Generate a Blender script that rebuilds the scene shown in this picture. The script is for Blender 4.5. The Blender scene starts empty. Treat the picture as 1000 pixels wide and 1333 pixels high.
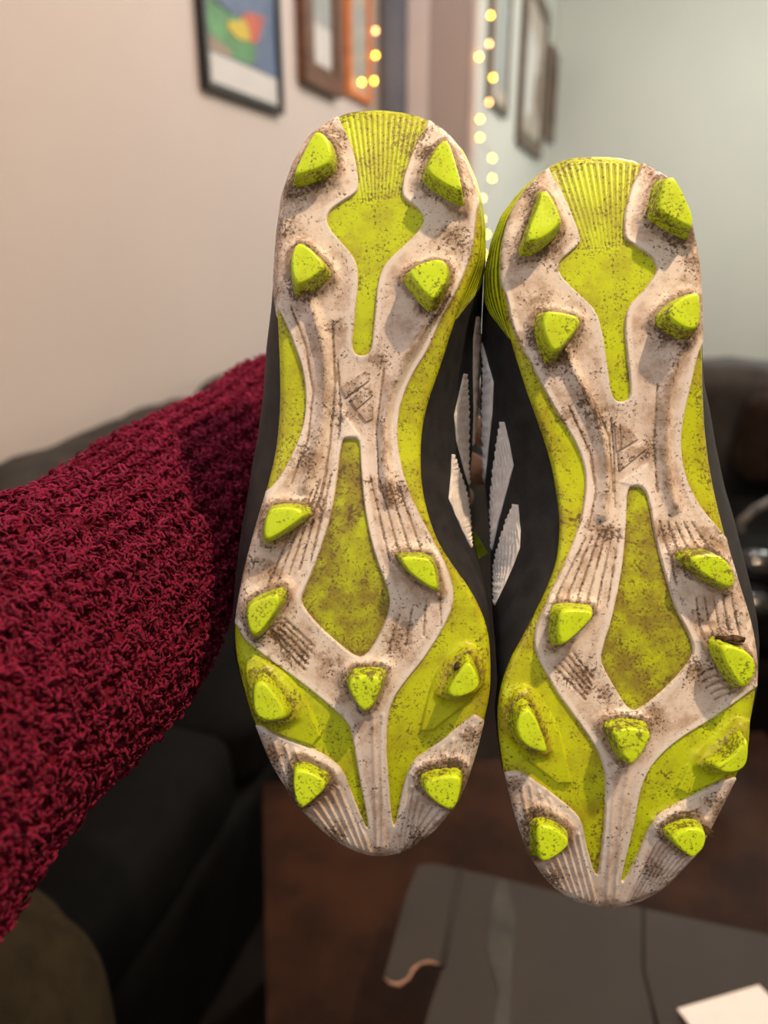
import bpy, bmesh, math, random
import numpy as np
from mathutils import Vector, Matrix, noise
from mathutils.bvhtree import BVHTree

rng = np.random.default_rng(7)
random.seed(7)
SC = bpy.context.scene
COL = SC.collection

# ------------------------------------------------------------------ camera
F_PX, CX, CY = 1000.0, 500.0, 666.5
CAM_H = 1.2
YAW, PITCH = math.radians(17.4), math.radians(19.3)
cam_data = bpy.data.cameras.new('camera')
cam = bpy.data.objects.new('camera', cam_data)
COL.objects.link(cam)
SC.camera = cam
cam.location = (0, 0, CAM_H)
cam.rotation_euler = (math.pi / 2 - PITCH, 0, YAW)
cam_data.sensor_fit = 'VERTICAL'
cam_data.sensor_height = 36.0
cam_data.lens = 36.0 * F_PX / 1333.0
cam_data.clip_start = 0.01
cam_data.dof.use_dof = True
cam_data.dof.focus_distance = 0.305
cam_data.dof.aperture_fstop = 6.0
CAM = Matrix.Translation((0, 0, CAM_H)) @ cam.rotation_euler.to_matrix().to_4x4()

# ------------------------------------------------------------------ world, ceiling lamp, added fill lights, exposure
world = bpy.data.worlds.new('world')
SC.world = world
world.use_nodes = True
world.node_tree.nodes['Background'].inputs[0].default_value = (0.6, 0.68, 0.8, 1)
world.node_tree.nodes['Background'].inputs[1].default_value = 0.15


def lamp(name, loc, watt, col, radius):
    l = bpy.data.lights.new(name, 'POINT')
    l.energy = watt
    l.color = col
    l.shadow_soft_size = radius
    o = bpy.data.objects.new(name, l)
    COL.objects.link(o)
    o.location = loc
    return o


lamp('ceiling_lamp_near', CAM @ Vector((0.54, 1.05, 0.36)), 74, (1.0, 0.72, 0.46), 0.022)
lamp('fill_light_middle', (0.35, 2.5, 2.8), 62, (1.0, 0.88, 0.82), 0.12)  # added fill: brightens the left wall without reaching the soles
lamp('fill_light_far', (1.3, 4.9, 2.75), 135, (0.95, 1.0, 0.93), 0.15)  # added fill deeper in the room, lifts the back wall
lamp('cool_fill_behind', (-0.55, -1.5, 2.3), 24, (0.60, 0.80, 1.0), 0.4)  # added cool fill from behind the camera, softens the stud shadows
SC.view_settings.view_transform = 'Standard'
SC.view_settings.look = 'None'
SC.view_settings.exposure = 0.0
SC.view_settings.gamma = 1.0
SC.view_settings.use_curve_mapping = False


# ------------------------------------------------------------------ helpers
def tag(o, label=None, cat=None, group=None, kind=None):
    if label: o['label'] = label
    if cat: o['category'] = cat
    if group: o['group'] = group
    if kind: o['kind'] = kind
    return o


def empty(name, loc=(0, 0, 0), label=None, cat=None, group=None, matrix=None):
    o = bpy.data.objects.new(name, None)
    COL.objects.link(o)
    o.empty_display_size = 0.05
    if matrix is not None:
        o.matrix_world = matrix
    else:
        o.location = loc
    return tag(o, label, cat, group)


def mk(name, verts, faces, mat, parent=None, smooth=False, attrs=None, kind=None):
    me = bpy.data.meshes.new(name)
    if isinstance(verts, np.ndarray):
        verts = verts.astype(float)
    if isinstance(faces, np.ndarray):
        nv, nf, k = len(verts), len(faces), faces.shape[1]
        me.vertices.add(nv)
        me.vertices.foreach_set('co', np.ascontiguousarray(verts, dtype=np.float32).ravel())
        me.loops.add(nf * k)
        me.loops.foreach_set('vertex_index', np.ascontiguousarray(faces, dtype=np.int32).ravel())
        me.polygons.add(nf)
        me.polygons.foreach_set('loop_start', np.arange(0, nf * k, k, dtype=np.int32))
        me.update(calc_edges=True)
        me.validate()
    else:
        me.from_pydata([tuple(v) for v in verts], [], [tuple(f) for f in faces])
        me.update()
    if attrs:
        for an, av in attrs.items():
            a = me.attributes.new(an, 'FLOAT', 'POINT')
            a.data.foreach_set('value', np.ascontiguousarray(av, dtype=np.float32))
    if smooth:
        me.polygons.foreach_set('use_smooth', np.ones(len(me.polygons), dtype=bool))
    for m in (mat if isinstance(mat, (list, tuple)) else [mat]):
        me.materials.append(m)
    o = bpy.data.objects.new(name, me)
    COL.objects.link(o)
    if parent is not None:
        o.parent = parent
    if kind: o['kind'] = kind
    return o


def cam_point(px, py, depth):
    return CAM @ Vector(((px - CX) * depth / F_PX, (CY - py) * depth / F_PX, -depth))


def ray(px, py):
    return (CAM.to_3x3() @ Vector(((px - CX) / F_PX, (CY - py) / F_PX, -1.0)))


def on_plane(px, py, axis, val):
    d = ray(px, py)
    c = Vector((0, 0, CAM_H))
    return c + d * ((val - c[axis]) / d[axis])


def box_geo(x0, x1, y0, y1, z0, z1):
    v = [(x, y, z) for x in (x0, x1) for y in (y0, y1) for z in (z0, z1)]
    f = [(0, 1, 3, 2), (4, 6, 7, 5), (0, 4, 5, 1), (2, 3, 7, 6), (0, 2, 6, 4), (1, 5, 7, 3)]
    return v, f


def box(name, x0, x1, y0, y1, z0, z1, mat, parent=None, bevel=0.0, kind=None):
    v, f = box_geo(x0, x1, y0, y1, z0, z1)
    o = mk(name, v, f, mat, parent, kind=kind)
    if bevel:
        bm = bmesh.new(); bm.from_mesh(o.data)
        bmesh.ops.recalc_face_normals(bm, faces=bm.faces)
        bmesh.ops.bevel(bm, geom=bm.edges[:], offset=bevel, segments=3, profile=0.5, affect='EDGES')
        bm.to_mesh(o.data); bm.free()
    else:
        bm = bmesh.new(); bm.from_mesh(o.data)
        bmesh.ops.recalc_face_normals(bm, faces=bm.faces)
        bm.to_mesh(o.data); bm.free()
    return o


def soft(name, c, s, r, mat, parent=None, n=26, puff=0.0, wrinkle=0.0, seed=0, rot=None):
    """Padded block: rounded corners, a puffed middle and soft wrinkles."""
    hx, hy, hz = s[0] / 2, s[1] / 2, s[2] / 2
    verts, faces, idx = [], [], {}
    def vid(p):
        k = (round(p[0], 5), round(p[1], 5), round(p[2], 5))
        if k not in idx:
            idx[k] = len(verts); verts.append(p)
        return idx[k]
    t = np.linspace(-1, 1, n + 1)
    for ax in range(3):
        for sg in (-1, 1):
            for i in range(n):
                for j in range(n):
                    q = []
                    for a, b in ((i, j), (i + 1, j), (i + 1, j + 1), (i, j + 1)):
                        p = [0, 0, 0]; p[ax] = sg; p[(ax + 1) % 3] = t[a] * 1.0; p[(ax + 2) % 3] = t[b]
                        q.append(vid(tuple(p)))
                    faces.append(q if sg > 0 else q[::-1])
    out = []
    for p in verts:
        P = Vector((p[0] * hx, p[1] * hy, p[2] * hz))
        I = Vector((max(-hx + r, min(hx - r, P.x)), max(-hy + r, min(hy - r, P.y)), max(-hz + r, min(hz - r, P.z))))
        d = P - I
        if d.length > 1e-9: P = I + d.normalized() * r
        k = (1 - p[0] ** 2) * (1 - p[1] ** 2) + (1 - p[1] ** 2) * (1 - p[2] ** 2) + (1 - p[0] ** 2) * (1 - p[2] ** 2)
        nn = d.normalized() if d.length > 1e-9 else Vector((0, 0, 1))
        P = P + nn * (puff * k)
        if wrinkle:
            w = noise.noise(Vector((P.x * 7 + seed, P.y * 3.2, P.z * 5))) + 0.5 * noise.noise(Vector((P.x * 16, P.y * 11 + seed, P.z * 9)))
            w -= 0.9 * max(0, 0.25 - abs(noise.noise(Vector((P.x * 5 - seed, P.y * 4, P.z * 6)))))
            P = P + nn * (wrinkle * w)
        if rot is not None: P = rot @ P
        out.append(P + Vector(c))
    return mk(name, out, faces, mat, parent, smooth=True)


def tube(name, pts, rad, mat, parent=None, sides=8, closed_ends=True):
    pts = [Vector(p) for p in pts]
    rads = rad if isinstance(rad, (list, tuple)) else [rad] * len(pts)
    V, Fc = [], []
    up = Vector((0.13, 0.31, 0.94))
    for i, p in enumerate(pts):
        d = (pts[min(i + 1, len(pts) - 1)] - pts[max(i - 1, 0)]).normalized()
        a = d.cross(up)
        if a.length < 1e-3: a = d.cross(Vector((1, 0, 0)))
        a.normalize(); b = d.cross(a)
        for k in range(sides):
            t = 2 * math.pi * k / sides
            V.append(p + (a * math.cos(t) + b * math.sin(t)) * rads[i])
    for i in range(len(pts) - 1):
        for k in range(sides):
            Fc.append((i * sides + k, i * sides + (k + 1) % sides, (i + 1) * sides + (k + 1) % sides, (i + 1) * sides + k))
    if closed_ends:
        Fc.append(tuple(range(sides))[::-1]); Fc.append(tuple(range((len(pts) - 1) * sides, len(pts) * sides)))
    return mk(name, V, Fc, mat, parent, smooth=True)


def prism(name, poly, thick, mat, parent=None, smooth=False):
    """Planar polygon (list of Vectors) with real thickness, downwards along its normal side facing -Z."""
    n = len(poly)
    V = [Vector(p) for p in poly] + [Vector(p) - Vector(thick) for p in poly]
    Fc = [tuple(range(n)), tuple(range(2 * n - 1, n - 1, -1))] + [(i, n + i, n + (i + 1) % n, (i + 1) % n) for i in range(n)]
    o = mk(name, V, Fc, mat, parent, smooth)
    bm = bmesh.new(); bm.from_mesh(o.data)
    bmesh.ops.recalc_face_normals(bm, faces=bm.faces)
    bm.to_mesh(o.data); bm.free()
    return o


# ------------------------------------------------------------------ materials
class NT:
    def __init__(self, name, rough=0.6, spec=0.4):
        self.m = bpy.data.materials.new(name); self.m.use_nodes = True
        self.t = self.m.node_tree; self.n = self.t.nodes
        self.b = self.n['Principled BSDF']
        self.b.inputs['Roughness'].default_value = rough
        self.b.inputs['Specular IOR Level'].default_value = spec
        self.co = self.n.new('ShaderNodeTexCoord').outputs['Object']
    def l(self, a, b): self.t.links.new(a, b)
    def noise(self, scale, detail=4, rough=0.6, co=None, stretch=None):
        x = self.n.new('ShaderNodeTexNoise'); x.inputs['Scale'].default_value = scale
        x.inputs['Detail'].default_value = detail; x.inputs['Roughness'].default_value = rough
        c = co or self.co
        if stretch:
            mp = self.n.new('ShaderNodeMapping'); mp.inputs['Scale'].default_value = stretch
            self.l(c, mp.inputs['Vector']); c = mp.outputs['Vector']
        self.l(c, x.inputs['Vector'])
        return x.outputs['Fac']
    def ramp(self, fac, lo, hi, a=0.0, b=1.0):
        x = self.n.new('ShaderNodeMapRange'); x.interpolation_type = 'SMOOTHSTEP'
        x.inputs['From Min'].default_value = lo; x.inputs['From Max'].default_value = hi
        x.inputs['To Min'].default_value = a; x.inputs['To Max'].default_value = b
        self.l(fac, x.inputs['Value']); return x.outputs['Result']
    def math(self, op, a, b):
        x = self.n.new('ShaderNodeMath'); x.operation = op
        for i, v in enumerate((a, b)):
            if isinstance(v, (int, float)): x.inputs[i].default_value = v
            else: self.l(v, x.inputs[i])
        return x.outputs[0]
    def mix(self, fac, a, b):
        x = self.n.new('ShaderNodeMix'); x.data_type = 'RGBA'
        if isinstance(fac, (int, float)): x.inputs['Factor'].default_value = fac
        else: self.l(fac, x.inputs['Factor'])
        for s, v in (('A', a), ('B', b)):
            i = [k for k in x.inputs if k.name == s and k.type == 'RGBA'][0]
            if isinstance(v, tuple): i.default_value = (*v, 1)
            else: self.l(v, i)
        return [k for k in x.outputs if k.type == 'RGBA'][0]
    def attr(self, name):
        x = self.n.new('ShaderNodeAttribute'); x.attribute_name = name; return x.outputs['Fac']
    def bump(self, h, strength, dist):
        x = self.n.new('ShaderNodeBump'); x.inputs['Strength'].default_value = strength
        x.inputs['Distance'].default_value = dist
        self.l(h, x.inputs['Height']); self.l(x.outputs['Normal'], self.b.inputs['Normal'])
    def color(self, c):
        if isinstance(c, tuple): self.b.inputs['Base Color'].default_value = (*c, 1)
        else: self.l(c, self.b.inputs['Base Color'])
        return self


def plain(name, col, var=0.25, scale=30, rough=0.6, spec=0.4, bump=0.0, bscale=200, bdist=0.001):
    t = NT(name, rough, spec)
    n = t.noise(scale)
    t.color(t.mix(t.ramp(n, 0.3, 0.7), tuple(c * (1 - var) for c in col), tuple(min(1, c * (1 + var)) for c in col)))
    if bump: t.bump(t.noise(bscale, 5), bump, bdist)
    return t.m


def emit(name, col, s):
    t = NT(name); t.color(col)
    t.b.inputs['Emission Color'].default_value = (*col, 1); t.b.inputs['Emission Strength'].default_value = s
    return t.m


def m_wall(name, col):
    t = NT(name, 0.85, 0.25)
    n = t.noise(1.2, 3)
    t.color(t.mix(t.ramp(n, 0.3, 0.7), tuple(c * 0.96 for c in col), col))
    t.bump(t.noise(55, 3, 0.5), 0.35, 0.004)
    return t.m


def m_plate():
    t = NT('off_white_plate', 0.5, 0.4)
    d = t.attr('dirt'); clean = t.attr('clean')
    blotch = t.ramp(t.noise(70, 7, 0.7), 0.40, 0.66)
    base = t.mix(blotch, (0.80, 0.70, 0.62), (0.50, 0.37, 0.28))
    base = t.mix(clean, base, (0.82, 0.765, 0.71))
    mid = t.noise(260, 6, 0.7)
    f1 = t.math('ADD', t.math('MULTIPLY', d, 0.36), mid)
    base = t.mix(t.math('MULTIPLY', t.ramp(f1, 0.55, 0.80), 0.8), base, (0.27, 0.18, 0.105))
    smear = t.ramp(t.math('ADD', t.noise(150, 7, 0.75), t.math('MULTIPLY', d, 0.12)), 0.53, 0.74)
    stn = t.attr('stain')
    smear = t.math('ADD', t.math('MULTIPLY', smear, 0.8), t.ramp(t.math('ADD', t.noise(190, 7, 0.75), t.math('MULTIPLY', stn, 0.22)), 0.58, 0.72))
    smear = t.math('MINIMUM', smear, 1.1)
    base = t.mix(t.math('MULTIPLY', smear, 0.68), base, (0.30, 0.20, 0.125))
    sp = t.math('ADD', t.noise(850, 4, 0.6), t.math('MULTIPLY', t.noise(110, 5, 0.7), 0.5))
    f2 = t.math('ADD', sp, t.math('ADD', t.math('MULTIPLY', d, 0.12), t.math('MULTIPLY', stn, 0.13)))
    base = t.mix(t.math('MULTIPLY', t.ramp(f2, 0.84, 0.97), 0.9), base, (0.085, 0.055, 0.035))
    t.color(base)
    t.bump(t.noise(420, 5, 0.6), 0.25, 0.0006)
    return t.m


def m_lime(name, base, dirt_col, amount, rough=0.42):
    t = NT(name, rough, 0.45)
    d = t.attr('dirt')
    n = t.noise(75, 6, 0.65)
    f = t.math('ADD', n, t.math('MULTIPLY', d, 0.35))
    c = t.mix(t.math('MULTIPLY', t.ramp(f, 0.40, 0.72), amount), base, dirt_col)
    sp = t.math('ADD', t.noise(900, 4, 0.6), t.math('MULTIPLY', t.noise(85, 6, 0.75), 0.62))
    sp = t.math('SUBTRACT', sp, 0.06)
    sp = t.math('ADD', sp, t.math('MULTIPLY', d, 0.16))
    c = t.mix(t.math('MULTIPLY', t.ramp(sp, 0.80, 0.96), 0.85), c, (0.13, 0.085, 0.02))
    fl = t.math('ADD', t.noise(430, 6, 0.7), t.math('MULTIPLY', t.noise(45, 4, 0.7), 0.75))
    fl = t.math('ADD', fl, t.math('MULTIPLY', d, 0.10))
    c = t.mix(t.math('MULTIPLY', t.ramp(fl, 0.99, 1.07), 0.8), c, (0.12, 0.075, 0.02))
    t.color(c)
    t.bump(t.noise(500, 5, 0.6), 0.2, 0.0005)
    return t.m


M = {}
M['wall_warm'] = m_wall('warm_wall_paint', (0.66, 0.57, 0.53))
M['wall_taupe'] = m_wall('taupe_wall', (0.40, 0.33, 0.31))  # even taupe for the jut, darker and browner than the left wall
M['wall_far'] = m_wall('pale_wall_paint', (0.62, 0.61, 0.56))
M['ceiling'] = m_wall('ceiling_paint', (0.75, 0.73, 0.70))
M['floor'] = plain('dark_floor', (0.014, 0.009, 0.006), 0.4, 6, 0.7, 0.1)
M['plate'] = m_plate()
M['lime'] = m_lime('lime_plate', (0.56, 0.70, 0.006), (0.36, 0.34, 0.02), 0.7)
M['lime_dirty'] = m_lime('muddy_lime_plate', (0.50, 0.60, 0.006), (0.25, 0.20, 0.025), 0.95)
M['lime_side'] = m_lime('lime_side_plate', (0.56, 0.66, 0.006), (0.36, 0.31, 0.012), 0.8)
M['lime_rib'] = m_lime('ribbed_lime_sidewall', (0.50, 0.60, 0.006), (0.055, 0.055, 0.012), 0.95)
M['stud'] = m_lime('lime_stud', (0.62, 0.86, 0.010), (0.46, 0.52, 0.015), 0.5)
M['mud'] = plain('dried_mud', (0.085, 0.052, 0.03), 0.5, 400, 0.95, 0.1, 0.8, 900, 0.001)
M['upper'] = plain('black_synthetic_upper', (0.020, 0.020, 0.022), 0.35, 120, 0.62, 0.35, 0.25, 900, 0.0004)
M['stripe'] = plain('white_textile_stripe', (0.80, 0.76, 0.74), 0.10, 200, 0.7, 0.3)
M['grey_pad'] = plain('pale_grey_padding', (0.45, 0.48, 0.50), 0.15, 60, 0.9, 0.2)
M['lace'] = plain('lime_lace', (0.42, 0.58, 0.012), 0.2, 300, 0.8)
M['skin'] = plain('skin', (0.50, 0.31, 0.23), 0.12, 60, 0.55, 0.4, 0.2, 500, 0.0004)
M['sleeve'] = plain('maroon_fleece_backing', (0.11, 0.006, 0.018), 0.3, 150, 0.95, 0.1)
M['olive'] = plain('olive_brown_fabric', (0.036, 0.025, 0.012), 0.25, 30, 0.95, 0.1, 0.3, 700, 0.0006)
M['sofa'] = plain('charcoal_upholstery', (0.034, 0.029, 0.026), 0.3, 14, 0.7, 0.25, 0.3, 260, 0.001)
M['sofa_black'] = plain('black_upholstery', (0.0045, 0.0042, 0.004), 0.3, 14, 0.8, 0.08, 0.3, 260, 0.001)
M['brown_throw'] = plain('dark_brown_blanket', (0.022, 0.014, 0.010), 0.3, 25, 0.95, 0.1)
M['bag'] = plain('navy_black_nylon', (0.012, 0.014, 0.020), 0.3, 20, 0.5, 0.4)
M['gloss'] = plain('glossy_black_plastic', (0.008, 0.008, 0.010), 0.2, 20, 0.12, 0.6)
M['strap'] = plain('grey_webbing', (0.11, 0.105, 0.10), 0.2, 300, 0.6)
M['metal'] = plain('steel', (0.6, 0.6, 0.6), 0.1, 40, 0.25); M['metal'].node_tree.nodes['Principled BSDF'].inputs['Metallic'].default_value = 1
M['table'] = plain('dark_brown_table', (0.028, 0.0105, 0.0045), 0.5, 7, 0.6, 0.08)
M['box'] = plain('grey_cardboard', (0.040, 0.034, 0.030), 0.08, 12, 0.6, 0.15)
M['box_edge'] = plain('torn_raw_cardboard', (0.42, 0.24, 0.17), 0.3, 300, 0.95, 0.1, 0.8, 900, 0.001)
M['tape'] = plain('clear_packing_tape', (0.052, 0.050, 0.046), 0.2, 25, 0.5, 0.12)
M['dark'] = plain('dark_box_inside', (0.012, 0.010, 0.009), 0.2, 20, 0.9)
M['paper'] = plain('white_paper', (0.80, 0.74, 0.72), 0.03, 20, 0.8)
M['frame_black'] = plain('black_frame', (0.015, 0.015, 0.017), 0.2, 20, 0.4)
M['frame_brown'] = plain('brown_wood_frame', (0.13, 0.055, 0.028), 0.35, 25, 0.4)
M['frame_dark'] = plain('dark_wood_frame', (0.11, 0.07, 0.045), 0.35, 25, 0.4)
M['frame_orange'] = plain('orange_frame', (0.62, 0.20, 0.06), 0.2, 25, 0.5)
M['print_white'] = plain('print_white', (0.62, 0.59, 0.57), 0.04, 20, 0.5)
M['print_blue'] = plain('print_blue', (0.10, 0.14, 0.24), 0.2, 12, 0.5)
M['print_green'] = plain('print_green', (0.10, 0.27, 0.10), 0.25, 18, 0.5)
M['print_yellow'] = plain('print_yellow', (0.62, 0.45, 0.03), 0.15, 20, 0.5)
M['print_red'] = plain('print_red', (0.48, 0.09, 0.05), 0.2, 20, 0.5)
M['print_grey'] = plain('print_grey', (0.33, 0.35, 0.34), 0.15, 14, 0.5)
M['print_brown'] = plain('print_brown', (0.25, 0.18, 0.13), 0.35, 14, 0.5)
M['print_tan'] = plain('print_tan', (0.44, 0.37, 0.31), 0.3, 8, 0.4)
M['door'] = plain('blue_grey_door_paint', (0.17, 0.19, 0.24), 0.1, 6, 0.6)
M['trim'] = plain('white_trim_paint', (0.62, 0.55, 0.54), 0.03, 6, 0.6)
M['bulb'] = emit('warm_bulb', (1.0, 0.50, 0.03), 27)
M['bulb_dim'] = emit('dim_warm_bulb', (1.0, 0.50, 0.16), 14)
M['wire'] = plain('pale_green_wire', (0.25, 0.24, 0.2), 0.1, 30, 0.6)

# ------------------------------------------------------------------ the room
XA, XB, YJ, YC, ZC = -1.25, -0.80, 3.93, 7.31, 3.3


def struct(name, *a, **k):
    o = box(name, *a, **k); o['kind'] = 'structure'; return o


struct('floor', -1.4, 3.6, -2.4, 7.5, -0.1, 0.0, M['floor'])
struct('ceiling', -1.4, 3.6, -2.4, 7.5, ZC, ZC + 0.1, M['ceiling'])
struct('wall_left', XA - 0.12, XA, -2.4, YJ, 0, ZC, M['wall_warm'])
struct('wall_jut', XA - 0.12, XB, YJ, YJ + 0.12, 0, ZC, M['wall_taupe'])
struct('wall_left_far', XB - 0.12, XB, YJ + 0.12, YC, 0, ZC, M['wall_far'])
struct('wall_back', XB - 0.12, 3.6, YC, YC + 0.12, 0, ZC, M['wall_far'])
struct('wall_right', 3.5, 3.6, -2.4, YC, 0, ZC, M['wall_far'])
struct('wall_behind', XA, 3.5, -2.4, -2.3, 0, ZC, M['wall_warm'])
door = struct('door_1', XA + 0.03, -1.115, YJ - 0.05, YJ - 0.01, 0.0, 2.5, M['door'])
box('door_panel', XA + 0.05, -1.135, YJ - 0.058, YJ - 0.05, 1.35, 2.3, M['door'], door, 0.003)
box('door_panel', XA + 0.05, -1.135, YJ - 0.058, YJ - 0.05, 0.2, 1.2, M['door'], door, 0.003)
struct('trim_1', -1.112, -1.012, YJ - 0.03, YJ - 0.001, 0.0, 2.6, M['trim'], None, 0.004)
struct('trim_2', XB - 0.012, XB + 0.014, YJ - 0.012, YJ + 0.03, 0.0, ZC, M['trim'], None, 0.004)

# ------------------------------------------------------------------ the shoes
def chaikin(P, it=2):
    P = np.asarray(P, float)
    for _ in range(it):
        Q = np.roll(P, -1, 0)
        P = np.stack([0.75 * P + 0.25 * Q, 0.25 * P + 0.75 * Q], 1).reshape(-1, 2)
    return P


def seg_dist(X, Y, P, closed):
    P = np.asarray(P, float)
    d2 = np.full(X.shape, 1e12)
    n = len(P)
    for i in range(n if closed else n - 1):
        a, b = P[i], P[(i + 1) % n]
        e = b - a
        L = e @ e + 1e-12
        t = np.clip(((X - a[0]) * e[0] + (Y - a[1]) * e[1]) / L, 0, 1)
        d2 = np.minimum(d2, (X - a[0] - t * e[0]) ** 2 + (Y - a[1] - t * e[1]) ** 2)
    return np.sqrt(d2)


def sdf(X, Y, P, far=60.0):
    """Signed distance, negative inside; exact within `far` of the polygon's box."""
    P = np.asarray(P, float)
    out = np.full(X.shape, far)
    m = (X > P[:, 0].min() - far) & (X < P[:, 0].max() + far) & (Y > P[:, 1].min() - far) & (Y < P[:, 1].max() + far)
    x, y = X[m], Y[m]
    d = seg_dist(x, y, P, True)
    ins = np.zeros(x.shape, bool)
    n = len(P)
    for i in range(n):
        a, b = P[i], P[(i + 1) % n]
        c = (a[1] > y) != (b[1] > y)
        xi = a[0] + (y - a[1]) * (b[0] - a[0]) / (b[1] - a[1] if b[1] != a[1] else 1e-9)
        ins ^= c & (x < xi)
    out[m] = np.where(ins, -d, d)
    return out


def line_field(X, Y, P, width):
    P = np.asarray(P, float)
    out = np.zeros(X.shape)
    r = width * 2.6
    m = (X > P[:, 0].min() - r) & (X < P[:, 0].max() + r) & (Y > P[:, 1].min() - r) & (Y < P[:, 1].max() + r)
    if m.any():
        out[m] = np.exp(-(seg_dist(X[m], Y[m], P, False) / width) ** 2)
    return out


def sstep(a, b, x):
    t = np.clip((x - a) / (b - a), 0, 1)
    return t * t * (3 - 2 * t)


def fan(a0, a1, b0, b1, n):
    """n straight lines between the edge a0-a1 and the edge b0-b1."""
    a0, a1, b0, b1 = map(np.array, (a0, a1, b0, b1))
    return [[a0 + (a1 - a0) * t, b0 + (b1 - b0) * t] for t in np.linspace(0, 1, n)]


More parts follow.
